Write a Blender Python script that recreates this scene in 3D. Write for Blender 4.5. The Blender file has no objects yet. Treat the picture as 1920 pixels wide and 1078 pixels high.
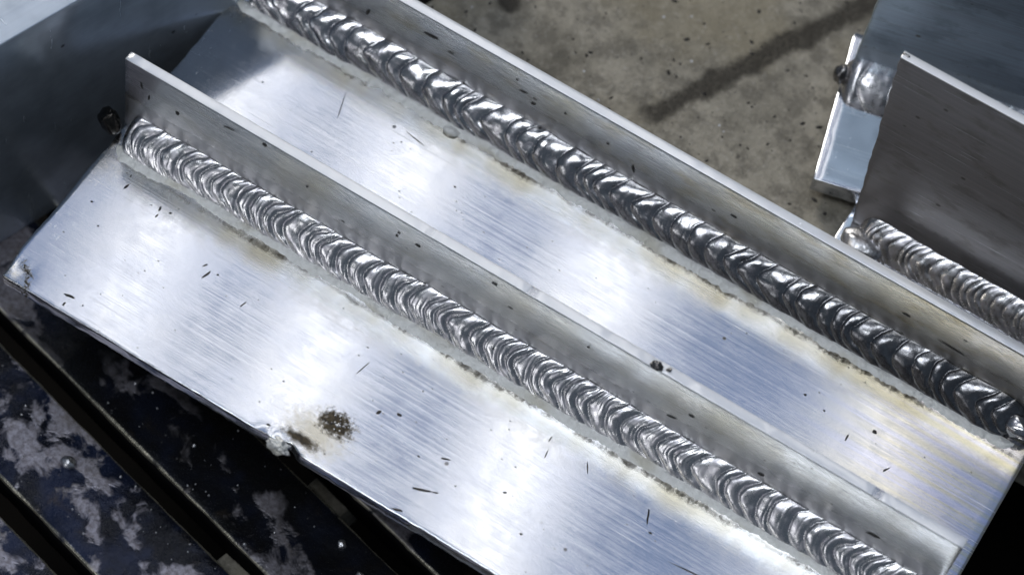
import bpy, math, random
import numpy as np
from mathutils import Matrix, Vector

random.seed(7)
rng = np.random.default_rng(7)
MM = 0.001
scn = bpy.context.scene
col = scn.collection

# ------------------------------------------------------------------ camera
cam_d = bpy.data.cameras.new("camera")
cam = bpy.data.objects.new("camera", cam_d)
col.objects.link(cam)
cam.matrix_world = Matrix(((0.8511, -0.4970, 0.1694, 0.2502365),
                           (0.5108, 0.7089, -0.4863, -0.2996398),
                           (0.1216, 0.5004, 0.8572, 0.6655367),
                           (0, 0, 0, 1)))
cam_d.sensor_width = 36.0
cam_d.lens = 5177.0 / 1920.0 * 36.0
cam_d.clip_start = 0.01
cam_d.clip_end = 50.0
cam_d.dof.use_dof = True
cam_d.dof.focus_distance = 0.765
cam_d.dof.aperture_fstop = 9.0
scn.camera = cam

# ------------------------------------------------------------------ world, workshop lamps and added fill lights
world = bpy.data.worlds.new("World")
scn.world = world
world.use_nodes = True
bg = world.node_tree.nodes["Background"]
bg.inputs["Color"].default_value = (0.62, 0.78, 1.0, 1)
bg.inputs["Strength"].default_value = 0.11


def lamp(name, loc, target, sx, sy, power, color, spin=0.0):
    d = bpy.data.lights.new(name, "AREA")
    d.shape = "RECTANGLE"
    d.size = sx
    d.size_y = sy
    d.energy = power
    d.color = color
    o = bpy.data.objects.new(name, d)
    col.objects.link(o)
    o.location = loc
    dirv = Vector(target) - Vector(loc)
    q = dirv.to_track_quat("-Z", "Y")
    o.rotation_euler = (q.to_matrix() @ Matrix.Rotation(spin, 3, "Z")).to_euler()
    return o


T0 = (0.13, 0.06, 0.0)
# bluish daylight panel over the bench, seen mirrored in the plate
lamp("roof_light", (-0.15, 0.93, 1.62), (-0.15, 0.93, 0), 1.65, 1.5, 1.95, (0.38, 0.55, 1.0))
# ceiling tubes hanging below it
for X, pw in ((-0.49, 0.32), (-0.31, 0.34), (-0.10, 0.36), (0.19, 0.28)):
    lamp("ceiling_tube", (X, 0.90, 1.5), (X, 0.90, 0), 0.05, 1.3, pw * 1.55, (1.0, 0.95, 0.86), 0.16)
# fill light added at the back left to brighten the bench slab
lamp("back_fill_light", (-1.05, 1.05, 1.10), T0, 0.35, 0.35, 14.0, (1.0, 0.95, 0.86))
# low fill put in behind the camera, for weld ripples and flats
lamp("low_front_fill", (-0.35, -2.00, 0.93), T0, 1.3, 0.62, 6.5, (0.97, 0.98, 1.0))

# extra fill added high in front, brightens the weld margins
lamp("top_front_fill", (0.02, -0.56, 1.82), T0, 0.9, 0.5, 10.0, (0.90, 0.95, 1.0))

scn.view_settings.view_transform = "Standard"
scn.view_settings.look = "None"
scn.view_settings.exposure = 0.08
scn.view_settings.gamma = 1.0
scn.view_settings.use_curve_mapping = False
scn.render.engine = "CYCLES"
scn.cycles.max_bounces = 5
scn.cycles.use_adaptive_sampling = True
scn.cycles.adaptive_threshold = 0.02
scn.cycles.use_denoising = True
scn.cycles.sample_clamp_indirect = 4.0


# ------------------------------------------------------------------ node helpers
class S:
    """a node socket with arithmetic"""
    def __init__(self, nt, sock):
        self.nt, self.s = nt, sock

    def _m(self, op, *a, clamp=False):
        n = self.nt.nodes.new("ShaderNodeMath")
        n.operation = op
        n.use_clamp = clamp
        for i, v in enumerate((self,) + a):
            if isinstance(v, S):
                self.nt.links.new(v.s, n.inputs[i])
            else:
                n.inputs[i].default_value = v
        return S(self.nt, n.outputs[0])

    def __add__(self, o): return self._m("ADD", o)
    __radd__ = __add__
    def __sub__(self, o): return self._m("SUBTRACT", o)
    def __rsub__(self, o): return (self * -1.0) + o
    def __mul__(self, o): return self._m("MULTIPLY", o)
    __rmul__ = __mul__
    def __truediv__(self, o): return self._m("DIVIDE", o)
    def abs(self): return self._m("ABSOLUTE")
    def max(self, o): return self._m("MAXIMUM", o)
    def min(self, o): return self._m("MINIMUM", o)
    def pow(self, o): return self._m("POWER", o)
    def clamp(self): return self._m("ADD", 0.0, clamp=True)

    def ss(self, a, b, lo=0.0, hi=1.0):
        n = self.nt.nodes.new("ShaderNodeMapRange")
        n.interpolation_type = "SMOOTHSTEP"
        self.nt.links.new(self.s, n.inputs["Value"])
        for k, v in (("From Min", a), ("From Max", b), ("To Min", lo), ("To Max", hi)):
            n.inputs[k].default_value = v
        return S(self.nt, n.outputs["Result"])


class Mat:
    def __init__(self, name):
        self.m = bpy.data.materials.new(name)
        self.m.use_nodes = True
        self.nt = self.m.node_tree
        self.b = self.nt.nodes["Principled BSDF"]
        tc = self.nt.nodes.new("ShaderNodeTexCoord")
        vm = self.nt.nodes.new("ShaderNodeVectorMath")
        vm.operation = "SCALE"
        vm.inputs["Scale"].default_value = 1000.0      # millimetres
        self.nt.links.new(tc.outputs["Object"], vm.inputs[0])
        self.vec = vm.outputs[0]
        sp = self.nt.nodes.new("ShaderNodeSeparateXYZ")
        self.nt.links.new(self.vec, sp.inputs[0])
        self.x, self.y, self.z = (S(self.nt, sp.outputs[i]) for i in range(3))

    def mapped(self, sc, off=(0, 0, 0), rz=0.0):
        n = self.nt.nodes.new("ShaderNodeMapping")
        self.nt.links.new(self.vec, n.inputs["Vector"])
        n.inputs["Scale"].default_value = sc
        n.inputs["Location"].default_value = off
        n.inputs["Rotation"].default_value = (0, 0, rz)
        return n.outputs[0]

    def noise(self, sc, detail=3.0, rough=0.55, off=(0, 0, 0), dist=0.0, rz=0.0):
        n = self.nt.nodes.new("ShaderNodeTexNoise")
        n.inputs["Scale"].default_value = 1.0
        n.inputs["Detail"].default_value = detail
        n.inputs["Roughness"].default_value = rough
        n.inputs["Distortion"].default_value = dist
        if not isinstance(sc, tuple):
            sc = (sc, sc, sc)
        self.nt.links.new(self.mapped(sc, off, rz), n.inputs["Vector"])
        return S(self.nt, n.outputs["Fac"])

    def voro(self, sc, off=(0, 0, 0), feature="F1", rand=1.0):
        n = self.nt.nodes.new("ShaderNodeTexVoronoi")
        n.feature = feature
        n.inputs["Scale"].default_value = 1.0
        n.inputs["Randomness"].default_value = rand
        if not isinstance(sc, tuple):
            sc = (sc, sc, sc)
        self.nt.links.new(self.mapped(sc, off), n.inputs["Vector"])
        return S(self.nt, n.outputs["Distance"]), n

    def mix(self, f, a, b):
        n = self.nt.nodes.new("ShaderNodeMix")
        n.data_type = "RGBA"
        for key, v in ((0, f), (6, a), (7, b)):
            if isinstance(v, S):
                self.nt.links.new(v.s, n.inputs[key])
            elif key == 0:
                n.inputs[key].default_value = v
            else:
                n.inputs[key].default_value = tuple(v) + (1,) if len(v) == 3 else v
        return S(self.nt, n.outputs[2])

    def set(self, **kw):
        names = dict(color="Base Color", rough="Roughness", metal="Metallic", aniso="Anisotropic",
                     spec="Specular IOR Level", coat="Coat Weight", coatr="Coat Roughness", anisor="Anisotropic Rotation")
        for k, v in kw.items():
            s = self.b.inputs[names[k]]
            if isinstance(v, S):
                self.nt.links.new(v.s, s)
            elif isinstance(v, tuple):
                s.default_value = v + (1,)
            else:
                s.default_value = v

    def bump(self, h_mm, strength=1.0):
        n = self.nt.nodes.new("ShaderNodeBump")
        n.inputs["Distance"].default_value = MM
        n.inputs["Strength"].default_value = strength
        self.nt.links.new(h_mm.s, n.inputs["Height"])
        self.nt.links.new(n.outputs[0], self.b.inputs["Normal"])


# ------------------------------------------------------------------ mesh helpers
def vnoise(P, scale, seed=0):
    """smooth value noise in [-1, 1] for an (n, 3) array"""
    q = np.asarray(P, float) * scale + seed * 17.31
    i = np.floor(q).astype(np.int64)
    f = q - i
    f = f * f * (3 - 2 * f)

    def h(a, b, c):
        n = (a * 374761393 + b * 668265263 + c * 2147483647 + seed * 1274126177) & 0x7FFFFFFF
        n = ((n ^ (n >> 13)) * 1274126177) & 0x7FFFFFFF
        n = (n ^ (n >> 16)) & 0xFFFF
        return n / 32767.5 - 1
    r = 0
    for a in (0, 1):
        for b in (0, 1):
            for c in (0, 1):
                w = (f[:, 0] if a else 1 - f[:, 0]) * (f[:, 1] if b else 1 - f[:, 1]) * (f[:, 2] if c else 1 - f[:, 2])
                r = r + w * h(i[:, 0] + a, i[:, 1] + b, i[:, 2] + c)
    return r


def link(name, me, mat, parent=None, smooth=True):
    if mat is not None:
        me.materials.append(mat)
    if smooth:
        me.polygons.foreach_set("use_smooth", [True] * len(me.polygons))
    o = bpy.data.objects.new(name, me)
    col.objects.link(o)
    if parent is not None:
        o.parent = parent
    return o


def mesh_of(name, V, F):
    me = bpy.data.meshes.new(name)
    V = np.asarray(V, float) * MM
    me.from_pydata([tuple(v) for v in V.tolist()], [], F)
    me.update()
    return me


def axis(a, b, bev, step):
    n = max(1, int(round((b - a - 2 * bev) / step)))
    inner = np.linspace(a + bev, b - bev, n + 1)
    return np.concatenate([[a, a + bev * 0.35], inner, [b - bev * 0.35, b]])


def rbox(name, lo, hi, bev, steps, mat, parent=None, warp=None):
    """rounded block from lo to hi in mm, gridded, with an optional warp(P, N) -> P"""
    ax = [axis(lo[k], hi[k], bev, steps[k]) for k in range(3)]
    n = [len(a) for a in ax]
    idx = -np.ones(n, int)
    surf = np.zeros(n, bool)
    for k in range(3):
        sl = [slice(None)] * 3
        for e in (0, -1):
            sl[k] = e
            surf[tuple(sl)] = True
    I = np.argwhere(surf)
    idx[surf] = np.arange(len(I))
    P = np.stack([ax[k][I[:, k]] for k in range(3)], 1)
    c = np.clip(P, np.array(lo) + bev, np.array(hi) - bev)
    d = P - c
    N = d / np.maximum(np.linalg.norm(d, axis=1, keepdims=True), 1e-9)
    P = c + N * bev
    if warp is not None:
        P = warp(P, N)
    F = []
    for k in range(3):
        a, b = [j for j in range(3) if j != k]
        for e in (0, -1):
            sl = [slice(None)] * 3
            sl[k] = e
            g = idx[tuple(sl)]
            q = np.stack([g[:-1, :-1], g[1:, :-1], g[1:, 1:], g[:-1, 1:]], -1).reshape(-1, 4)
            if (e == -1) == (k == 1):
                q = q[:, ::-1]
            F += q.tolist()
    return link(name, mesh_of(name, P, F), mat, parent)


def blob(name, center, rad, mat, parent=None, seed=0, amp=0.18, sub=24, freq=None):
    """lumpy drop of once-molten metal"""
    nu, nv = sub, sub // 2
    V, F = [], []
    for j in range(nv + 1):
        th = math.pi * j / nv
        for i in range(nu):
            ph = 2 * math.pi * i / nu
            V.append((math.sin(th) * math.cos(ph), math.sin(th) * math.sin(ph), math.cos(th)))
    V = np.array(V)
    k = freq or 1.3
    r = 1 + amp * vnoise(V, k, seed) + amp * 0.5 * vnoise(V, k * 2.3, seed + 3)
    V = V * r[:, None] * np.array(rad)
    for j in range(nv):
        for i in range(nu):
            F.append((j * nu + i, (j + 1) * nu + i, (j + 1) * nu + (i + 1) % nu, j * nu + (i + 1) % nu))
    o = link(name, mesh_of(name, V, F), mat, parent)
    o.location = Vector(center) * MM
    return o


def empty(name, loc, label, cat, group=None):
    o = bpy.data.objects.new(name, None)
    o.empty_display_size = 0.02
    col.objects.link(o)
    o.location = Vector(loc) * MM
    tag(o, label, cat, group)
    return o


def tag(o, label=None, cat=None, group=None, kind=None):
    if label: o["label"] = label
    if cat: o["category"] = cat
    if group: o["group"] = group
    if kind: o["kind"] = kind
    return o


# ------------------------------------------------------------------ layout (mm)
YA, YB, TF = 60.4, 123.7, 3.0        # front faces of the two flats, flat thickness
HA, HB = 32.3, 29.4
LP, WP, TP = 265.6, 134.0, 4.6       # base plate
ZT = -TP                             # bench slab top
ZS = -52.0                           # grating top


# ------------------------------------------------------------------ materials
def alu_plate(name="mill_aluminium_plate", stained=True):
    M = Mat(name)
    x, y = M.x, M.y
    brush = M.noise((0.004, 2.2, 0.5), 4, 0.6)
    brush2 = M.noise((0.010, 5.0, 0.5), 3, 0.6, (5, 3, 0))
    mott = M.noise(0.035, 4, 0.6, (11, 0, 0))
    mott2 = M.noise(0.16, 5, 0.65, (2, 9, 0))
    fine = M.noise(1.4, 3, 0.6)
    wob = (M.noise((0.09, 0.02, 0.02), 4, 0.65) - 0.5)
    wob2 = (M.noise((0.5, 0.05, 0.05), 3, 0.6, (40, 0, 0)) - 0.5)
    # soot line and heat tint beside each weld
    n5 = M.noise(0.9, 4, 0.7, (21, 5, 0))
    soot = None
    tint = None
    for (yt, k, off) in ((YA - 11.3, 1.0, 0.0), (YB - 11.5, 1.0, 60.0)):
        var = M.noise((0.03, 0.004, 0.01), 3, 0.7, (off, off, 0))
        var2 = M.noise((0.35, 0.05, 0.01), 3, 0.7, (off, 3, 0))
        dd = y - yt - wob * 3.2 - wob2 * 1.2
        w = var.ss(0.35, 0.65, 0.9, 2.6)
        line = 1.0 - ((dd + (n5 - 0.5) * 2.0).abs() / w).ss(0.0, 1.0)
        line = line * var2.ss(0.30, 0.70, 0.4, 0.95) * var.ss(0.36, 0.62, 0.30, 1.0) * n5.ss(0.3, 0.6, 0.5, 1.0)
        halo = (1.0 - ((dd + 2.0).abs() / (w * 3.4)).ss(0.0, 1.0)) * var.ss(0.35, 0.7, 0.15, 0.8)
        zone = (1.0 - ((dd + 1.0).abs() / 12.0).ss(0.0, 1.0)) * mott2.ss(0.3, 0.65, 0.1, 0.55)
        soot = line if soot is None else soot.max(line)
        h = (halo * 1.3).clamp().max(zone * 0.75)
        tint = h if tint is None else tint.max(h)
    # burnt corner and burnt patch by the melted nick
    def spot(cx, cy, rx, ry, n, ns, lo=0.2, hi=1.0):
        ex = (x - cx) / rx
        ey = (y - cy) / ry
        rr = (ex * ex + ey * ey).pow(0.5) + (n - 0.5) * ns
        return 1.0 - rr.ss(lo, hi)
    n1 = M.noise(0.55, 5, 0.7, (3, 3, 3))
    n2 = M.noise(1.3, 4, 0.7, (8, 3, 3))
    patch = spot(101.5, 13.6, 6.8, 5.0, n1, 2.0, 0.35, 1.0)
    tail = spot(96.0, 4.4, 8.0, 2.4, n1, 1.5, 0.2, 1.0)
    halo = spot(98.5, 8.0, 13.0, 10.0, n1, 1.2, 0.1, 1.0)
    # dark curved crack-like burn at the corner
    rx = (x - 0.5); ry = (y + 1.5)
    rad = (rx * rx + ry * ry).pow(0.5)
    arc = (1.0 - ((rad - 8.2 - (n1 - 0.5) * 9.0).abs() / 1.3).ss(0.1, 1.0)) * n2.ss(0.32, 0.55, 0.15, 1.0) * (1.0 - rad.ss(10.0, 13.0)) * x.ss(2.0, 4.5)
    ctint = (1.0 - rad.ss(3.0, 10.0)) * n1.ss(0.3, 0.7, 0.1, 0.8)
    soot = soot.max(patch * 0.95).max(tail * 0.9).max(arc)
    tint = tint.max(halo * 0.75).max(ctint)
    if not stained:
        mott = mott * 0.0 + 1.0
        soot, tint, patch = soot * 0.0, tint * 0.0, patch * 0.0
    # yellowish oxide streaks at the right end
    strk = M.noise((0.008, 0.42, 0.1), 3, 0.5, (0, 20, 0))
    endz = x.ss(196.0, 250.0) * y.ss(62.0, 70.0)
    ytint = endz * strk.ss(0.38, 0.62)
    ptint = endz * strk.ss(0.42, 0.60, 1.0, 0.0) * 0.6
    # specks and smears
    v1, _ = M.voro(0.085, (3, 1, 0))
    v2, _ = M.voro((0.21, 0.28, 0.2), (7, 4, 0))
    speck = (1.0 - v1.ss(0.030, 0.062)).max((1.0 - v2.ss(0.03, 0.09)) * 0.75) * M.noise(0.05, 2, 0.5, (30, 2, 0)).ss(0.42, 0.55)
    # pale abrasion
    scr = M.noise((0.02, 3.2, 0.2), 2, 0.7, (3, 30, 0)).ss(0.60, 0.68) * M.noise((0.02, 0.05, 0.1), 2, 0.5, (9, 1, 0)).ss(0.44, 0.58)
    scuff = M.noise((1.2, 0.35, 0.3), 4, 0.7, (13, 8, 0)).ss(0.60, 0.70) * (1.0 - x.ss(4.0, 16.0))
    base = M.mix((brush * 0.6 + brush2 * 0.4).ss(0.3, 0.7), (0.75, 0.77, 0.82), (0.90, 0.91, 0.93))
    base = M.mix(mott.ss(0.35, 0.65) * (0.5 if stained else 0.9), base, (0.72, 0.76, 0.86) if stained else (0.56, 0.58, 0.63))
    base = M.mix(tint * 0.75, base, (0.54, 0.46, 0.25))
    base = M.mix(ytint * 0.55, base, (0.86, 0.74, 0.42))
    base = M.mix(ptint * 0.35, base, (0.72, 0.56, 0.74))
    for rz, off in ((0.9, 3.0), (-0.55, 15.0), (0.3, 31.0)):
        sc_ = M.noise((0.035, 2.6, 0.2), 1, 0.5, (off, off, 0), 0.0, rz).ss(0.70, 0.76) * M.noise(0.06, 2, 0.5, (off, 2, 0)).ss(0.50, 0.62)
        scr = scr.max(sc_)
    base = M.mix(scr.max(scuff) * 0.6, base, (0.95, 0.96, 0.98))
    base = M.mix(speck * 0.9, base, (0.035, 0.035, 0.04))
    base = M.mix((soot * 1.25).clamp(), base, M.mix(n5.ss(0.35, 0.65), (0.014, 0.011, 0.008), (0.075, 0.055, 0.026)))
    r = 0.10 + brush.ss(0.3, 0.7) * 0.05 + mott2.ss(0.3, 0.7) * 0.035 + scr * 0.12 + scuff * 0.2 + tint * 0.10
    r = r.max(soot * 0.75).max(speck * 0.55)
    M.set(color=base, metal=1.0 - (soot.max(speck) * 0.9).clamp(), rough=r)
    M.bump(brush * 0.005 + brush2 * 0.003 + fine * 0.0008)
    return M.m


def alu_flat(h, weld_h, seed, warm=0.0, name="mill_aluminium_flat", dark=0.0, cast=None):
    """upright flat: x along, z up"""
    M = Mat(name)
    brush = M.noise((0.012, 1.0, 2.4), 4, 0.65, (seed, 0, seed))
    mott = M.noise((0.03, 0.03, 0.07), 4, 0.6, (seed * 3, 0, 0))
    blot = M.noise((0.07, 0.07, 0.16), 4, 0.65, (seed * 5, 0, 4))
    wob = M.noise((0.05, 0.01, 0.02), 3, 0.6, (seed, 0, 0)) - 0.5
    n2 = M.noise((0.4, 0.1, 0.5), 3, 0.65, (seed, 0, 7))
    edge = M.z - (weld_h + 5.0) - wob * 5.0
    etch = 1.0 - edge.ss(-0.6, 0.5)
    rim = (1.0 - edge.abs().ss(0.1, 1.3)) * n2.ss(0.45, 0.75) * 0.7
    v1, _ = M.voro((0.075, 0.075, 0.11), (seed, 1, seed))
    v2, _ = M.voro((0.16, 0.16, 0.3), (seed * 2, 1, 2))
    speck = (1.0 - v1.ss(0.035, 0.08)).max((1.0 - v2.ss(0.02, 0.10)) * 0.8 * M.noise(0.06, 2, 0.5, (seed, 9, 1)).ss(0.45, 0.55))
    stain = blot.ss(0.52, 0.72) * 0.5
    a = 1.0 - dark
    base = M.mix(brush, (0.68 * a, 0.70 * a, 0.74 * a), (0.92 * a, 0.92 * a, 0.93 * a))
    base = M.mix((blot.ss(0.45, 0.7) * (0.15 + warm * 0.6) + M.x.ss(90.0, 230.0) * warm * 0.45).clamp(), base, (0.40, 0.34, 0.22))
    if cast:
        base = M.mix(0.6, base, cast)
        base = M.mix(brush.ss(0.35, 0.7) * 0.35, base, tuple(min(1, c * 1.9) for c in cast))
        base = M.mix(blot.ss(0.5, 0.65) * 0.35, base, tuple(c * 0.5 for c in cast))
        base = M.mix(M.noise((0.03, 0.3, 2.6), 1, 0.5, (seed, 4, 9)).ss(0.66, 0.72) * blot.ss(0.4, 0.6) * 0.6, base, (0.85, 0.87, 0.9))
    base = M.mix(etch * 0.22, base, (0.52 * a, 0.52 * a, 0.54 * a))
    base = M.mix((rim * 0.75).max(speck * 0.9), base, (0.05, 0.045, 0.035))
    top = M.z.ss(h - 0.25, h - 0.1)
    base = M.mix(top * 0.9, base, M.mix(brush, (0.86, 0.88, 0.92), (0.97, 0.98, 1.0)))
    r = (0.15 + (0.20 if h > 50 else 0.0) + brush * 0.10 + mott * 0.12 + etch * 0.10) * (1.0 - top * 0.3)
    r = r.max(speck * 0.6)
    M.set(color=base, metal=(1.0 - (speck.max(rim * 0.6) * 0.9).clamp()) * (1.0 - top * 0.6), rough=r)
    M.bump(brush * 0.006 + mott * 0.25)
    return M.m


def weld_metal(name, rough=0.16, tone=0.86, right_shade=0.0):
    M = Mat(name)
    n = M.noise(0.5, 4, 0.6)
    n2 = M.noise(2.2, 3, 0.6)
    v, _ = M.voro(0.16, (4, 4, 4))
    pit = (1.0 - v.ss(0.05, 0.10)) * M.noise(0.1, 2, 0.5).ss(0.5, 0.6)
    base = M.mix(n.ss(0.3, 0.7), (tone, tone * 0.995, tone * 1.0), (tone * 0.80, tone * 0.78, tone * 0.84))
    base = M.mix(pit, base, (0.04, 0.04, 0.04))
    if right_shade:
        base = M.mix(M.x.ss(60.0, 230.0) * right_shade * n.ss(0.2, 0.6, 0.6, 1.0), base, (0.16, 0.16, 0.17))  # darker to the right, its dark surroundings put into the colour
    M.set(color=base, metal=1.0, rough=rough + n.ss(0.35, 0.7) * 0.14 + n2 * 0.05)
    M.bump(n2 * 0.02 + n * 0.05)
    return M.m


def frost_metal():
    M = Mat("frosted_weld_margin")
    n = M.noise(0.6, 5, 0.7)
    n2 = M.noise(2.5, 3, 0.7)
    n3 = M.noise((0.06, 0.1, 0.1), 2, 0.5)
    base = M.mix(n.ss(0.3, 0.7), (0.95, 0.95, 0.93), (0.84, 0.84, 0.81))
    base = M.mix(n2.ss(0.66, 0.76), base, (0.12, 0.11, 0.08))
    base = M.mix(n3.ss(0.5, 0.7) * 0.5, base, (0.55, 0.50, 0.36))
    M.set(color=base, metal=0.55, rough=0.30 + n2 * 0.2)
    M.bump(n * 0.55 + n2 * 0.16)
    return M.m


def burr_metal(name, c, rough):
    M = Mat(name)
    n = M.noise(0.9, 4, 0.7)
    M.set(color=M.mix(n.ss(0.35, 0.65), c, tuple(v * 0.45 for v in c)), metal=0.95, rough=rough + n * 0.15)
    M.bump(n * 0.15)
    return M.m


def soot_mat():
    M = Mat("soot_fleck")
    n = M.noise(1.2, 3)
    M.set(color=M.mix(n, (0.012, 0.012, 0.013), (0.05, 0.045, 0.04)), rough=0.45 + n * 0.2, metal=0.2)
    return M.m


def slab_mat():
    M = Mat("grimy_bench_slab")
    x, y = M.x, M.y
    n1 = M.noise(0.035, 5, 0.65)
    n2 = M.noise(0.15, 5, 0.7, (4, 2, 0))
    n3 = M.noise(0.7, 4, 0.7, (1, 2, 0))
    n4 = M.noise(0.022, 3, 0.6, (9, 2, 0))
    v1, _ = M.voro(0.09, (2, 3, 0))
    v2, _ = M.voro(0.24, (6, 3, 0))
    # a dark oily streak
    ax, ay, bx, by = 120.0, 152.5, 157.5, 233.0
    L = math.hypot(bx - ax, by - ay)
    ux, uy = (bx - ax) / L, (by - ay) / L
    d = ((x - ax) * (-uy) + (y - ay) * ux)
    s = ((x - ax) * ux + (y - ay) * uy)
    w = M.noise(0.10, 4, 0.65, (7, 7, 0))
    streak = 1.0 - ((d + (w - 0.5) * 9.0).abs() / 6.5).ss(0.3, 0.85)
    streak = streak * s.ss(-4.0, 4.0) * n3.ss(0.25, 0.6, 0.8, 1.0)
    rr = ((x - 66.0) * (x - 66.0) + (y - 165.5) * (y - 165.5)).pow(0.5) + (n2 - 0.5) * 7.0
    blotch = 1.0 - rr.ss(2.0, 5.5)
    dark = M.noise(0.05, 4, 0.6, (20, 11, 0)).ss(0.55, 0.75)
    base = M.mix(n1.ss(0.3, 0.7), (0.20, 0.185, 0.15), (0.33, 0.305, 0.255))
    base = M.mix(n2.ss(0.40, 0.62) * 0.7, base, (0.105, 0.096, 0.078))
    base = M.mix(n4.ss(0.45, 0.65) * 0.5, base, (0.27, 0.235, 0.16))
    base = M.mix(n3.ss(0.52, 0.72) * 0.45, base, (0.40, 0.38, 0.35))
    base = M.mix(dark * 0.75, base, (0.06, 0.054, 0.042))
    sp = (1.0 - v1.ss(0.05, 0.12)).max((1.0 - v2.ss(0.06, 0.14)) * 0.7) * n2.ss(0.42, 0.58)
    base = M.mix(sp * 0.85, base, (0.03, 0.027, 0.024))
    pale, _ = M.voro(0.11, (26, 13, 0))
    base = M.mix((1.0 - pale.ss(0.03, 0.07)) * 0.8, base, (0.55, 0.57, 0.63))
    base = M.mix((streak * 0.97).max(blotch * 0.95), base, (0.022, 0.018, 0.012))
    M.set(color=base, rough=0.45 + n2 * 0.25, spec=0.4)
    M.bump(n2 * 0.6 + n3 * 0.35 + n1 * 0.5)
    return M.m


def slat_mat(name, lo, darkened=0.0):
    M = Mat(name)
    gx = M.x
    gy = M.y
    n0 = M.noise((0.020, 0.034, 0.04), 3, 0.5, (1.3, 0.7, 0), 0.8)
    n1 = M.noise(0.11, 5, 0.6, (3, 1, 0), 0.4)
    n2 = M.noise(0.6, 4, 0.7)
    n3 = M.noise(0.05, 3, 0.6, (12, 4, 3))
    v, _ = M.voro(0.28, (2, 6, 0))
    pale = (n0 * 0.74 + n1 * 0.38).ss(lo, lo + 0.05)
    base = M.mix(n3.ss(0.38, 0.62), (0.008, 0.009, 0.014), (0.016, 0.024, 0.058))
    base = M.mix(n1.ss(0.55, 0.72) * 0.6, base, (0.075, 0.058, 0.042))
    pc = M.mix(n2.ss(0.3, 0.7), (0.52, 0.50, 0.58), (0.22, 0.20, 0.22))
    pc = M.mix(n3.ss(0.5, 0.7) * 0.5, pc, (0.21, 0.17, 0.11))
    base = M.mix(pale, base, pc)
    sp = (1.0 - v.ss(0.05, 0.12)) * n1.ss(0.45, 0.6)
    base = M.mix(sp * 0.7, base, (0.5, 0.5, 0.52))
    soot_shade = M.noise(0.03, 3, 0.6, (5, 8, 1)).ss(0.35, 0.6, 1.0, 0.55) * darkened  # soot, plus the shade beside the plate put into the colour
    base = M.mix(soot_shade, base, (0.007, 0.007, 0.007)) if darkened else base
    # bare worn arris
    e = (gy + 14.0).min(14.0 - gy)
    worn = (1.0 - (e + (n1 - 0.5) * 1.6).ss(0.2, 0.9)) * n1.ss(0.3, 0.5)
    base = M.mix(worn * 0.85, base, (0.48, 0.45, 0.36))
    side = 1.0 - (M.z + (n1 - 0.5) * 0.8).ss(-1.3, -0.7)  # slat sides coloured black for the shade in the gaps
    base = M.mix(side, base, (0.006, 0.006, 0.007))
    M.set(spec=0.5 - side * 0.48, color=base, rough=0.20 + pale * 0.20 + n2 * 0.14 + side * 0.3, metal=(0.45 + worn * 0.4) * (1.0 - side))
    M.bump(n2 * 0.10 + n1 * 0.35 + pale * 0.10)
    return M.m


def block_mat():
    M = Mat("dark_bright_rolled_bar")
    brush = M.noise((0.9, 0.012, 1.4), 4, 0.6)
    mott = M.noise(0.03, 4, 0.65, (3, 3, 3))
    m2 = M.noise(0.12, 4, 0.7, (5, 3, 3))
    v, _ = M.voro(0.06, (2, 6, 1))
    sp = 1.0 - v.ss(0.02, 0.06)
    scr = M.noise((0.06, 0.4, 0.05), 3, 0.7, (5, 5, 5)).ss(0.66, 0.74)
    base = M.mix(brush, (0.42, 0.48, 0.56), (0.56, 0.63, 0.72))
    base = M.mix(mott.ss(0.4, 0.7) * 0.6, base, (0.22, 0.26, 0.29))
    base = M.mix(sp * 0.8, base, (0.05, 0.05, 0.06))
    base = M.mix(scr * 0.35, base, (0.85, 0.87, 0.9))
    M.set(color=base, metal=0.65, rough=0.16 + m2 * 0.14 + scr * 0.2)
    M.bump(brush * 0.006 + mott * 0.12)
    return M.m


def black_mat():
    M = Mat("shade_black_floor")
    n = M.noise(0.05, 4)
    M.set(color=M.mix(n, (0.003, 0.003, 0.0035), (0.008, 0.007, 0.006)), rough=0.8, spec=0.05)  # near black all over, darkness of the pit put into the colour
    M.bump(n * 0.5)
    return M.m


M_plate = alu_plate()
M_bar = alu_plate("mill_aluminium_bar", False)
M_finA = alu_flat(HA, 9.0, 3.0, 0.05, "mill_aluminium_flat_front", 0.26)
M_finB = alu_flat(HB, 9.0, 8.0, 0.55, "mill_aluminium_flat_rear", 0.22)
M_weldA = weld_metal("bright_weld_metal", 0.21, 0.68)
M_weldB = weld_metal("smooth_weld_metal", 0.13, 0.62, 0.92)
M_frost = frost_metal()
M_burr = burr_metal("bright_burr", (0.86, 0.86, 0.90), 0.25)
M_dburr = burr_metal("dark_burr", (0.30, 0.29, 0.29), 0.16)
M_soot = soot_mat()
M_char = burr_metal("charred_metal", (0.06, 0.055, 0.05), 0.12)
M_slab = slab_mat()
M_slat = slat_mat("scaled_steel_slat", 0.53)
M_slat_shaded = slat_mat("soot_shade_slat", 0.56, 0.97)  # darker copy for slats by the plate, shade included
M_block = block_mat()
M_black = black_mat()

# ------------------------------------------------------------------ setting: pit, bench slab, grating
fl = rbox("floor", (-700, -700, -182), (900, 900, -170), 1.0, (200, 200, 12), M_black)
tag(fl, kind="structure")

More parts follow.
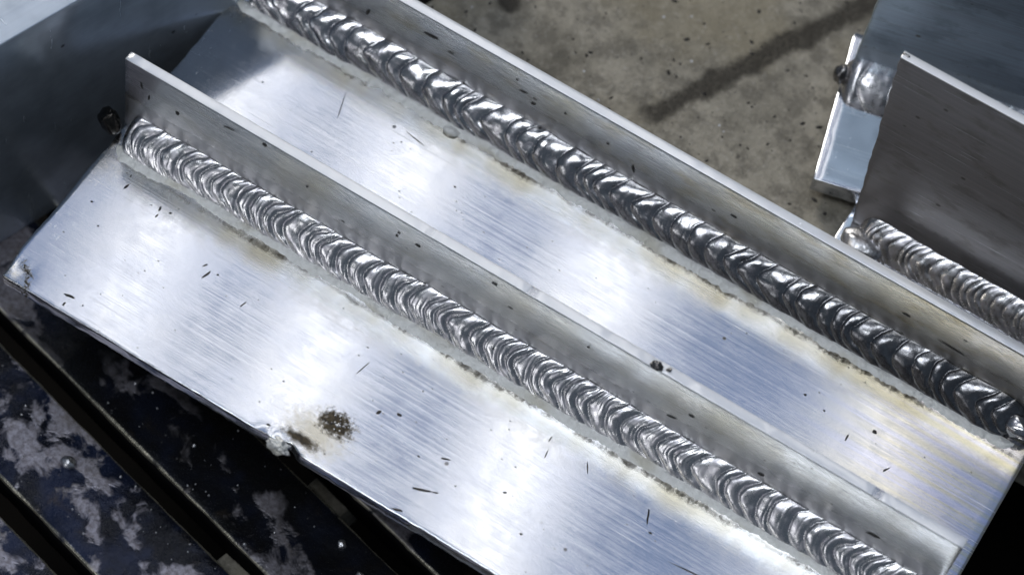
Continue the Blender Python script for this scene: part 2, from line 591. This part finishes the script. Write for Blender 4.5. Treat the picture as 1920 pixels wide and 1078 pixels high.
# slab outline as a prism (its left end runs beside the dark bar)
def prism(name, pts, z0, z1, mat, parent=None, bev=0.8):
    n = len(pts)
    c = np.mean(pts, 0)
    V, F = [], []
    inset = lambda q, d: (np.array(q) - c) / np.linalg.norm(np.array(q) - c) * -d + np.array(q)
    rings = [(z0, 0), (z1 - bev, 0), (z1, bev * 1.4)]
    for z, d in rings:
        for q in pts:
            a = inset(q, d)
            V.append((a[0], a[1], z))
    for k in range(len(rings) - 1):
        for i in range(n):
            j = (i + 1) % n
            F.append((k * n + i, k * n + j, (k + 1) * n + j, (k + 1) * n + i))
    F.append(tuple(range((len(rings) - 1) * n, len(rings) * n)))
    F.append(tuple(range(n - 1, -1, -1)))
    return link(name, mesh_of(name, V, F), mat, parent, smooth=False)


slab = prism("bench_slab", [(16, 42), (259, 42), (259, 130), (640, 130), (640, 620), (190, 620), (40, 132)], -40, ZT - 0.05, M_slab)
tag(slab, kind="structure")

SD = math.radians(-13.6)
slat_lab = {
    1: "steel slat, black with soot and painted-in shade, running in beneath the front edge of the bright plate",
    2: "wide blue-black steel slat with pale bare patches, second from the plate",
    3: "steel slat only just showing in the lower left corner",
    0: "dark steel slat hidden in the shade under the bright plate",
}
sd = np.array([math.cos(SD), math.sin(SD)])
sn = np.array([-math.sin(SD), math.cos(SD)])
front1 = np.array([13.1, 7.6])
for k in (1, 2, 3, 0):
    off = {1: 0.0, 2: -35.2, 3: -71.0, 0: 35.6}[k] + 14.0
    cpt = front1 + sn * off + sd * 80.0

    def warp(P, N, k=k):
        Q = P.copy()
        w = vnoise(P, 0.10, 30 + k) * 0.35 + vnoise(P, 0.45, 40 + k) * 0.16
        Q += N * w[:, None]
        return Q
    s = rbox("grating_slat", (-165, -14, -12), (165, 14, 0), 0.9, (2.0, 2.0, 3), M_slat if k in (2, 3) else M_slat_shaded, None, warp)
    s.location = Vector((cpt[0], cpt[1], ZS)) * MM
    s.rotation_euler.z = SD
    tag(s, slat_lab[k], "steel slat", "slats of the welding grating")
cb = rbox("cross_bar", (-7, -75, -14), (7, 75, 0), 0.8, (6, 3, 7), M_slab, None,
          lambda P, N: P + N * (vnoise(P, 0.3, 5) * 0.2)[:, None])
cpt = front1 + sd * 79.0 + sn * -4
cb.location = Vector((cpt[0], cpt[1], ZS - 12.6)) * MM
cb.rotation_euler.z = SD
tag(cb, "brown steel cross bar closing the gap between slats at the lower edge", "steel bar")

# spatter beads lying on the slats
def on_slats(px, py, r, seed, lab, m=M_burr):
    o = blob("spatter_bead", (px, py, ZS + r * 0.45), (r, r * 0.85, r * 0.7), m, None, seed, 0.3, 18)
    tag(o, lab, "metal bead", "spatter on the grating")


on_slats(33.8, -16.1, 2.4, 11, "largest silvery bead on the blue-black slat near the left edge")
on_slats(75.5, -37.0, 2.0, 12, "dull bead near the bottom on a black patch of the second slat")
on_slats(112.0, 6.5, 1.4, 13, "small bright bead on the black slat left of the melted nick")
on_slats(121.5, 1.2, 1.2, 14, "tiny bright bead on the black slat nearest the bottom edge")
# scattered crumbs too small to count
V, F = [], []
for i in range(140):
    a, b = rng.uniform(-95, 110), rng.choice([0, 1, 2], p=[0.42, 0.5, 0.08])
    off = [0.0, -35.2, -71.0][b] + rng.uniform(1.5, 26.5)
    q = front1 + sd * (80 + a) + sn * off
    r = rng.choice([0.25, 0.4, 0.6, 0.9], p=[0.45, 0.33, 0.17, 0.05])
    ang = rng.uniform(0, 6.28, 6)
    n0 = len(V)
    for k in range(5):
        t = 2 * math.pi * k / 5 + ang[0]
        rr = r * rng.uniform(0.6, 1.2)
        V.append((q[0] + rr * math.cos(t), q[1] + rr * math.sin(t), ZS - 0.4))
        V.append((q[0] + rr * 0.6 * math.cos(t), q[1] + rr * 0.6 * math.sin(t), ZS + r * 0.75))
    V.append((q[0], q[1], ZS + r * 1.0))
    for k in range(5):
        j = (k + 1) % 5
        F.append((n0 + 2 * k, n0 + 2 * j, n0 + 2 * j + 1, n0 + 2 * k + 1))
        F.append((n0 + 2 * k + 1, n0 + 2 * j + 1, n0 + 10))
o = link("spatter_crumbs", mesh_of("spatter_crumbs", V, F), M_burr)
tag(o, "fine silvery weld crumbs strewn over the slats", "spatter", kind="stuff")
# grit on the slab
V, F = [], []
for i in range(420):
    q = (rng.uniform(45, 230), rng.uniform(140, 260))
    r = rng.choice([0.25, 0.45, 0.7], p=[0.55, 0.35, 0.10])
    n0 = len(V)
    a0 = rng.uniform(0, 6.28)
    st = rng.uniform(1, 2.2)
    for k in range(5):
        t = 2 * math.pi * k / 5
        dx, dy = r * st * math.cos(t), r * math.sin(t)
        V.append((q[0] + dx * math.cos(a0) - dy * math.sin(a0), q[1] + dx * math.sin(a0) + dy * math.cos(a0), ZT - 0.1))
    V.append((q[0], q[1], ZT + r * 0.7))
    for k in range(5):
        F.append((n0 + k, n0 + (k + 1) % 5, n0 + 5))
o = link("bench_grit", mesh_of("bench_grit", V, F), M_soot, smooth=False)
tag(o, "dark grit and filings scattered on the bench slab", "grit", kind="stuff")

# ------------------------------------------------------------------ dark bar standing across the left end
BA = math.radians(71.4)
bar = rbox("metal_bar", (-70, -110, 0), (0, 175, 98.3), 0.45, (8, 5, 6), M_block, None,
           lambda P, N: P + N * (vnoise(P, 0.018, 3) * 0.35 + vnoise(P, 0.06, 9) * 0.05)[:, None])
# local y runs along the bar, +x face towards the plate
bar.rotation_euler.z = BA - math.pi / 2
bar.location = Vector((-25.8, 32.2, ZS)) * MM
tag(bar, "tall dark polished metal bar with pale top, standing across the plate's left end", "metal bar")

# ------------------------------------------------------------------ main weldment
wm = empty("welded_bracket", (0, 0, 0), "bright aluminium plate with two upright flats and long rippled fillet welds", "weldment")


def plate_warp(P, N):
    Q = P.copy()
    Q[:, 2] += (vnoise(P * np.array([1, 1, 0]), 0.014, 2) * 0.05 + vnoise(P * np.array([1, 1, 0]), 0.055, 4) * 0.004) * (P[:, 0] > -1)
    e = P * np.array([1.0, 0.0, 1.0])
    front = np.clip(1 - P[:, 1] / 2.5, 0, 1)
    jag = vnoise(e, 0.35, 6) * 0.09 + vnoise(e, 1.1, 7) * 0.07 + np.minimum(vnoise(e, 0.12, 8), 0) * -0.35
    Q[:, 1] += front * (jag + 0.1)
    # gentle sag of the sheared edge and the molten bite near x = 92
    bite = np.exp(-((P[:, 0] - 94.5) / 2.6) ** 2)
    Q[:, 1] += front * bite * 1.8
    lipz = np.exp(-((P[:, 0] - 88.5) / 2.8) ** 2) * np.clip(1 - P[:, 1] / 4.0, 0, 1)
    Q[:, 2] += lipz * 0.5
    Q[:, 2] -= np.clip((P[:, 0] - LP + 2.4) / 2.4, 0, 1) * 0.10 * (N[:, 2] > 0.3)
    # melted corner
    cr = np.exp(-((P[:, 0] - 0) ** 2 + (P[:, 1]) ** 2) / 40.0)
    Q[:, 2] += cr * (vnoise(P, 0.5, 12) * 0.22 - 0.15)
    Q[:, 0] += np.clip(1 - P[:, 0] / 2.0, 0, 1) * (vnoise(P * np.array([0, 1, 1]), 0.25, 13) * 0.25 + vnoise(P * np.array([0, 1, 1]), 0.9, 14) * 0.14
                                                   + 0.9 * np.exp(-(P[:, 1] / 5.0) ** 2))
    return Q


plate = rbox("base_plate", (0, 0, -TP), (LP, WP, 0), 0.3, (1.0, 1.0, 1.2), M_plate, wm, plate_warp)


def fin_warp(seed, h, tilt_left=0.0):
    def w(P, N):
        Q = P.copy()
        top = np.clip((P[:, 2] - h + 2.0) / 2.0, 0, 1)
        e = P * np.array([1.0, 0.0, 0.0])
        Q[:, 2] += top * (vnoise(e, 0.02, seed) * 0.15 + vnoise(e, 0.7, seed + 1) * 0.03 + np.minimum(vnoise(e, 0.16, seed + 2) + 0.35, 0) * 0.5)
        Q[:, 1] += vnoise(P * np.array([1, 0, 1]), 0.012, seed + 3) * 0.15 * np.clip(P[:, 2] / h, 0, 1)
        Q[:, 1] += vnoise(P * np.array([1, 0, 1]), 0.05, seed + 5) * 0.02
        Q[:, 0] += np.clip(1 - np.abs(P[:, 0]) / 2, 0, 1) * vnoise(P, 0.3, seed + 4) * 0.2
        return Q
    return w


finA = rbox("upright_flat", (0, 0, 0.02), (LP - 3.0, TF, HA), 0.14, (1.5, 1.5, 0.9), M_finA, wm, fin_warp(21, HA))
finA.location = Vector((-0.6, YA, 0)) * MM
finA["label"] = "front upright flat with a small burr on its top edge"
finB = rbox("upright_flat", (0, 0, 0.02), (LP + 6.0, TF, HB), 0.14, (1.5, 1.5, 0.9), M_finB, wm, fin_warp(51, HB))
finB.location = Vector((0.0, YB, 0)) * MM
finB["label"] = "rear upright flat with yellowish stains"


def weld(name, x0, x1, yface, legp, legf, bulge, pitch, amp, fine, sweep, mat, parent, seed, tail=0.0, jit=0.25, wander=0.6, dx=0.16, nt=64, taper=(4.0, 4.0),
         toe=True, zb=0.0, dark_top=False):
    """rippled fillet bead: x along the joint, from the plate toe (t=0) to the flat toe (t=1)"""
    r = np.random.default_rng(seed)
    xs = np.arange(x0, x1 + dx, dx)
    t = np.linspace(0, 1, nt)
    X, Tt = np.meshgrid(xs, t, indexing="ij")
    n1 = lambda sc, s: vnoise(np.stack([xs, 0 * xs, 0 * xs], 1), sc, s)[:, None]
    lp = legp * (1 + 0.10 * n1(0.05, seed + 1) + 0.06 * n1(0.3, seed + 2))
    lf = legf * (1 + 0.05 * n1(0.08, seed + 3) + 0.04 * n1(0.3, seed + 4))
    bl = bulge * (1 + 0.15 * n1(0.06, seed + 5))
    s0 = np.clip((xs - x0) / taper[0], 0, 1)
    s1 = np.clip((x1 - xs) / taper[1], 0, 1)
    env = (np.sqrt(1 - (1 - s0) ** 2) * np.sqrt(1 - (1 - s1) ** 2))[:, None]
    # scale boundaries
    def phase(p0, jit, sd_):
        rr = np.random.default_rng(sd_)
        b = np.cumsum(p0 * (1 + jit * rr.uniform(-1, 1, int((x1 - x0 + 60) / p0 / (1 - jit)) + 6))) + x0 - 30
        return b, rr.uniform(0.55, 1.25, len(b))
    c = Tt - 0.52
    sw = sweep * (np.abs(c) * 2) ** 1.8 + tail * np.clip(0.42 - Tt, 0, 1) ** 1.3
    U = X - sw + (wander * vnoise(np.stack([X.ravel() * 0.22, Tt.ravel() * 2.5, 0 * X.ravel()], 1), 1.0, seed + 9) + 0.18 * vnoise(np.stack([X.ravel() * 0.7, Tt.ravel() * 7, 0 * X.ravel()], 1), 1.0, seed + 10)).reshape(X.shape)
    b, am = phase(pitch, jit, seed + 20)
    k = np.clip(np.searchsorted(b, U) - 1, 0, len(b) - 2)
    fr = (U - b[k]) / (b[k + 1] - b[k])
    prof = (np.clip(fr, 0, 1) ** 0.42) * (1 - fr) ** 0.8 * 1.9
    prof *= am[k]
    b2, am2 = phase(fine[0], 0.35, seed + 40)
    U2 = U + 0.35 * sw
    k2 = np.clip(np.searchsorted(b2, U2) - 1, 0, len(b2) - 2)
    f2 = (U2 - b2[k2]) / (b2[k2 + 1] - b2[k2])
    prof2 = np.sqrt(np.clip(4 * f2 * (1 - f2), 0, 1)) * am2[k2]
    lat = 0.25 + 0.75 * np.sin(np.pi * np.clip(Tt, 0, 1)) ** 0.7
    lat2 = 0.35 + 0.65 * np.sin(np.pi * Tt) ** 0.5
    fade = 1.0
    if dark_top:
        fade = np.where(Tt > 0.45, 1 - 0.55 * np.clip((Tt - 0.45) / 0.15, 0, 1), 1.0)
    PP = np.stack([X.ravel(), Tt.ravel() * 14, 0 * X.ravel()], 1)
    fade = fade * np.clip(0.35 + 0.9 * vnoise(PP, 0.11, seed + 60), 0.08, 1.0).reshape(X.shape)
    disp = amp * prof * lat + fine[1] * prof2 * lat2 * fade
    PP = np.stack([X.ravel(), Tt.ravel() * 14, 0 * X.ravel()], 1)
    disp += (0.10 * vnoise(PP, 0.5, seed + 11) + 0.22 * vnoise(PP, 0.16, seed + 12)).reshape(X.shape) * lat
    # convex profile
    ang = Tt * np.pi / 2
    Y0 = -lp * (1 - Tt)
    Z0 = lf * Tt
    nrm = math.hypot(legp, legf)
    ny, nz = -legf / nrm, legp / nrm
    hb = bl * np.sin(np.pi * Tt) ** 0.85 + disp
    Y = (Y0 + ny * hb) * env
    Z = (Z0 + nz * hb) * env
    Y = np.minimum(Y, 0.0)
    P = np.stack([X.ravel(), Y.ravel() + 0.05, Z.ravel() + zb + 0.01], 1)
    nx = len(xs)
    g = np.arange(nx * nt).reshape(nx, nt)
    q = np.stack([g[:-1, :-1], g[1:, :-1], g[1:, 1:], g[:-1, 1:]], -1).reshape(-1, 4)
    # root edge closes the section
    root = np.stack([xs, 0 * xs + 0.2, 0 * xs + zb - 0.02], 1)
    P = np.concatenate([P, root])
    rt = np.arange(nx) + nx * nt
    c1 = np.stack([g[:-1, -1], g[1:, -1], rt[1:], rt[:-1]], -1)
    c2 = np.stack([rt[:-1], rt[1:], g[1:, 0], g[:-1, 0]], -1)
    F = np.concatenate([q, c1, c2]).tolist()
    o = link(name, mesh_of(name, P, F), mat, parent)
    o.location = Vector((0, yface, 0)) * MM
    return o


def toe_margin(x0, x1, yface, inner, outer, seed, parent, h=0.45):
    """frosted lip between bead and plate"""
    xs = np.arange(x0, x1, 0.25)
    L = np.stack([xs, 0 * xs, 0 * xs], 1)
    out = outer + vnoise(L, 0.07, seed) * 1.0 + vnoise(L, 0.35, seed + 1) * 0.7 + vnoise(L, 1.0, seed + 2) * 0.35
    f = np.minimum(np.clip((xs - x0) / 3.0, 0, 1), np.clip((x1 - xs) / 3.0, 0, 1)) ** 0.5
    nt = 9
    V = []
    for i, x in enumerate(xs):
        o_ = inner + (out[i] - inner) * f[i]
        for j in range(nt):
            s = j / (nt - 1)
            z = h * (0.55 + 0.45 * math.sin(math.pi * min(1, s * 1.15))) * (1 - s ** 5) * f[i] - (0.05 if j == nt - 1 else 0)
            V.append((x, -(inner + (o_ - inner) * s), z))
    V = np.array(V)
    V[:, 2] += (vnoise(V, 0.7, seed + 4) * 0.16 + vnoise(V, 0.25, seed + 5) * 0.14) * (V[:, 2] > 0.05)
    nx = len(xs)
    g = np.arange(nx * nt).reshape(nx, nt)
    q = np.stack([g[:-1, :-1], g[:-1, 1:], g[1:, 1:], g[1:, :-1]], -1).reshape(-1, 4).tolist()
    me = mesh_of("weld_margin", V, q)
    return link("weld_margin", me, M_frost, parent)


wA = weld("weld_bead", 1.5, 262.5, YA, 8.2, 7.8, 0.6, 4.7, 1.25, (1.5, 0.27), 4.2, M_weldA, wm, 100, tail=3.0, jit=0.38, wander=1.0)
wA["label"] = "front weld bead with bright stacked ripples"
toe_margin(2.0, 262.0, 0, 7.0, 11.0, 7, wA)
wB = weld("weld_bead", 2.5, 261.0, YB, 8.8, 8.2, 1.3, 5.6, 1.05, (1.8, 0.14), 3.4, M_weldB, wm, 300, tail=10.0, jit=0.40, wander=1.2, dark_top=True, taper=(4, 9))
wB["label"] = "rear weld bead, smoother and darker, with swept ripples"
toe_margin(1.0, 261.0, 0, 7.8, 11.6, 27, wB, 0.7)

# once-molten lumps that belong to the weldment
blob("melted_lump", (-3.0, YA - 4.0, 4.0), (3.4, 2.6, 4.6), M_char, wm, 4, 0.22, 32)
blob("burr", (92.0, -0.2, -1.5), (2.9, 1.7, 2.4), M_frost, wm, 8, 0.5, 40, 2.2)
blob("burr", (169.2, YA + 0.6, HA + 0.5), (1.7, 1.0, 1.3), M_dburr, wm, 15, 0.4, 22, 1.7)
blob("burr", (172.6, YA + 1.6, HA + 0.2), (0.8, 0.6, 0.7), M_dburr, wm, 16, 0.4, 16)
blob("burr", (77.5, YB - 11.5, 0.5), (2.6, 1.6, 1.1), M_frost, wm, 17, 0.3, 22)
blob("burr", (259.5, YB - 4.5, 3.0), (4.5, 3.6, 3.0), M_weldB, wm, 18, 0.25, 28)

# beads of spatter in the burnt patch
V, F = [], []
def add_bead(c, r, seed):
    n0 = len(V)
    for j in range(5):
        th = math.pi * 0.5 * (1 - j / 4) if j < 4 else 0
        rad = r * math.sin(math.pi * 0.5 * (1 - j / 4.0)) if j < 4 else 0.0
        z = r * math.cos(math.pi * 0.5 * (1 - j / 4.0))
        for i in range(8):
            a = 2 * math.pi * i / 8
            V.append((c[0] + rad * math.cos(a), c[1] + rad * math.sin(a), c[2] + z * 0.9))
    for j in range(4):
        for i in range(8):
            F.append((n0 + j * 8 + i, n0 + j * 8 + (i + 1) % 8, n0 + (j + 1) * 8 + (i + 1) % 8, n0 + (j + 1) * 8 + i))
for i in range(26):
    a, rr = rng.uniform(0, 6.28), abs(rng.normal(0, 0.62))
    add_bead((102.0 + 4.6 * rr * math.cos(a), 13.8 + 3.2 * rr * math.sin(a), 0.0), rng.uniform(0.18, 0.42), i)
for i in range(90):
    add_bead((rng.uniform(3, 255), rng.choice([rng.uniform(2, 43), rng.uniform(66, 108)]), 0.0), rng.choice([0.12, 0.2, 0.3], p=[.6, .3, .1]), i)
o = link("spatter", mesh_of("spatter", V, F), M_burr, wm)
o["kind"] = "stuff"

# soot flecks and slivers, flat crumbs stuck to the metal
V, F = [], []
def fleck(c, l, w, ang, up, t=0.12):
    """c centre, up 'z' on the plate or 'y' on a flat's front face"""
    n0 = len(V)
    n = 10
    for ring, sc in ((0, 1.0), (1, 0.6)):
        for i in range(n):
            a = 2 * math.pi * i / n
            j = rng.uniform(0.7, 1.2)
            u, v = l * math.cos(a) * sc * j, w * math.sin(a) * sc * j
            p, q = u * math.cos(ang) - v * math.sin(ang), u * math.sin(ang) + v * math.cos(ang)
            h = t * ring - 0.05 + 0.1
            if up == "z":
                V.append((c[0] + p, c[1] + q, c[2] + h))
            else:
                V.append((c[0] + p, c[1] - h - 0.08, c[2] + q))
    for i in range(n):
        j = (i + 1) % n
        F.append((n0 + i, n0 + j, n0 + n + j, n0 + n + i))
    F.append(tuple(n0 + n + i for i in range(n)))
R = math.radians
for (x, y, l, w, a) in [(46.5, 32.4, 1.7, .35, 75), (44.5, 34.6, .9, .25, 60), (49, 34, .4, .3, 0), (23.8, 42.5, 1.0, .3, 100), (24.4, 40.2, .8, .2, 80),
                        (27, 43, .5, .3, 20), (12.0, 43.2, 1.1, .35, 80), (11, 46.6, .6, .2, 95), (7.0, 33.5, .4, .3, 0), (13, 28, .35, .25, 0), (19.6, 5.2, 1.6, .5, 10), (19.9, 2.3, .8, .3, 80),
                        (130.9, 10.0, 2.6, .4, 22), (134.5, 11.4, 1.0, .22, 20), (131.4, 21.5, 1.5, .28, 22), (125, 18, .4, .3, 0), (108.9, 23.2, .9, .5, 70), (113.9, 25.7, .8, .45, 10),
                        (185.9, 37.9, 2.3, .32, 112), (188.8, 34, .6, .3, 0), (204.4, 30.2, 7.0, .22, 6), (46.6, 101.3, 6.5, .16, -72), (70.3, 104.3, 4.0, .18, -10), (88, 97, .4, .3, 0),
                        (226.0, 96.5, .8, .6, 0), (220.2, 90.6, 1.2, .3, 95), (204.2, 95.7, .5, .35, 0), (211, 94.3, .4, .3, 0), (153.4, 38.6, 1.4, .2, 100), (128.8, -0.2 + 1.5, 1.8, .35, 20), (234, 88, 1.3, .3, 60),
                        (98, 32, 3.0, .16, 78), (152, 43, .9, .2, 90), (60, 30, 1.4, .2, 75), (160, 14, .5, .3, 0), (150, 22, .6, .35, 30), (86.5, 3.0, .9, .4, 0), (165, 41, 2.0, .2, -60)]:
    fleck((x, y, 0.0), l, w, R(a), "z")
for (x, z, l, w, a) in [(45.5, 30.0, .9, .6, 0), (89.5, 25.6, .6, .35, 0), (89.0, 23.6, .6, .35, 0), (95.7, 24.7, .9, .5, 10), (119.7, 27.9, 1.0, .55, 0), (206.2, 11.5, 1.1, .7, 0),
                        (34, 28.0, 2.4, .22, 12), (60, 22, .5, .35, 0), (17, 20.5, .6, .9, 0), (5, 24, .3, 1.8, 10), (7.5, 20, .3, 1.6, -8), (178, 14, 1.6, .35, 14), (183, 20, .9, .5, 0), (240, 14, 2.2, .7, 8), (150, 24, .5, .3, 0)]:
    fleck((x, YA, z), l, w, R(a), "y")
for (x, z, l, w, a) in [(61, 21.5, 2.6, .6, 5), (68, 19, 1.2, .25, 0), (89.6, 23.9, .6, .3, 0), (95.9, 17.2, .9, .5, 20), (92, 20, 1.8, .25, 10), (120.6, 18.4, .5, .35, 0), (129.8, 13.5, .5, 1.6, 18), (106, 21, .5, .3, 0),
                        (217.4, 18.1, 1.2, .5, 0), (40, 16, .6, 1.4, -20), (34, 20, .5, .3, 0), (232, 15, 6, .25, -4), (162, 18, 1.2, .4, 0)]:
    fleck((x, YB, z), l, w, R(a), "y")
o = link("soot_flecks", mesh_of("soot_flecks", V, F), M_soot, wm, smooth=False)
o["kind"] = "stuff"

# ------------------------------------------------------------------ second weldment (dark upright sheet) at the right
M_sheet = alu_flat(79.0, 10.0, 12.0, 0.1, "grey_rolled_sheet", 0.60, (0.22, 0.20, 0.195))
nw = empty("welded_bracket", (182, 140, ZT), "grey tall upright sheet with ripple weld at its foot, behind the long plate at right", "weldment", "smaller weldments at the right")
def child(o, root):
    o.parent = root
    o.matrix_parent_inverse = Matrix.Translation(-root.location)
    return o
b = rbox("base_plate", (0, 0, 0), (120, 72, TP - 0.1), 0.4, (3, 3, 1.5), M_bar)
b.location = Vector((187.0, 140.0, ZT)) * MM
child(b, nw)
def nsheet(P, N):
    Q = P.copy()
    Q[:, 0] += np.clip(1 - P[:, 0] / 30, 0, 1) * (-5.6 * P[:, 2] / 79.0) + np.clip(1 - P[:, 0] / 2, 0, 1) * vnoise(P, 0.4, 3) * 0.25
    Q[:, 1] += vnoise(P * np.array([1, 0, 1]), 0.016, 33) * 0.6 * P[:, 2] / 79.0
    return Q
s = rbox("upright_sheet", (0, 0, 0), (112, 2.6, 79.0), 0.25, (1.5, 1.3, 1.5), M_sheet, None, nsheet)
s.location = Vector((188.8, 154.2, 0)) * MM
child(s, nw)
w = weld("weld_bead", 191.5, 296.0, 154.2, 7.6, 7.6, 0.6, 3.0, 0.42, (1.4, 0.10), 3.4, M_weldA, None, 500, tail=3.0, jit=0.4, wander=1.0, taper=(5, 4))
child(w, nw)
l = blob("melted_lump", (195.0, 147.8, 1.6), (6.5, 4.4, 3.0), M_burr, None, 31, 0.18, 28)
child(l, nw)
l = blob("burr", (184.8, 155.4, 78.2), (1.8, 0.9, 0.8), M_dburr, None, 32, 0.4, 18)
child(l, nw)

# ------------------------------------------------------------------ third weldment (blue-grey sheet) resting on the second one's base
RA = math.radians(14.6)
rw = empty("welded_bracket", (173.3, 156.5, 0.02), "bright flat bar end carrying a tall blue-grey sheet, at the upper right", "weldment", "smaller weldments at the right")
rw.rotation_euler.z = RA
M_blue = alu_flat(95.0, 9.0, 17.0, 0.0, "blue_grey_rolled_sheet", 0.25, (0.36, 0.47, 0.60))
b = rbox("base_plate", (0, 0, 0.02), (130, 55.5, 6.0), 0.4, (3, 2, 1.5), M_bar, rw,
         lambda P, N: P + N * (vnoise(P, 0.3, 8) * 0.12)[:, None])
def rsheet(P, N):
    Q = P.copy()
    Q[:, 0] += np.clip(1 - P[:, 0] / 2, 0, 1) * (vnoise(P, 0.25, 5) * 0.35)
    Q[:, 1] += vnoise(P * np.array([1, 0, 1]), 0.016, 35) * 0.7 * P[:, 2] / 95.0
    return Q
s = rbox("upright_sheet", (0, 0, 0), (125, 3.0, 95), 0.3, (1.5, 1.5, 1.5), M_blue, rw, rsheet)
s.location = Vector((1.8, 40.5, 6.0)) * MM
w = weld("weld_bead", -0.4, 118.0, 40.5, 12.0, 8.0, 1.0, 8.0, 0.7, (2.6, 0.10), 3.0, M_weldA, rw, 700, tail=2.0, taper=(5, 4), zb=6.0)
blob("melted_lump", (-0.6, 36.5, 9.5), (2.3, 2.6, 3.2), M_dburr, rw, 41, 0.2, 26)
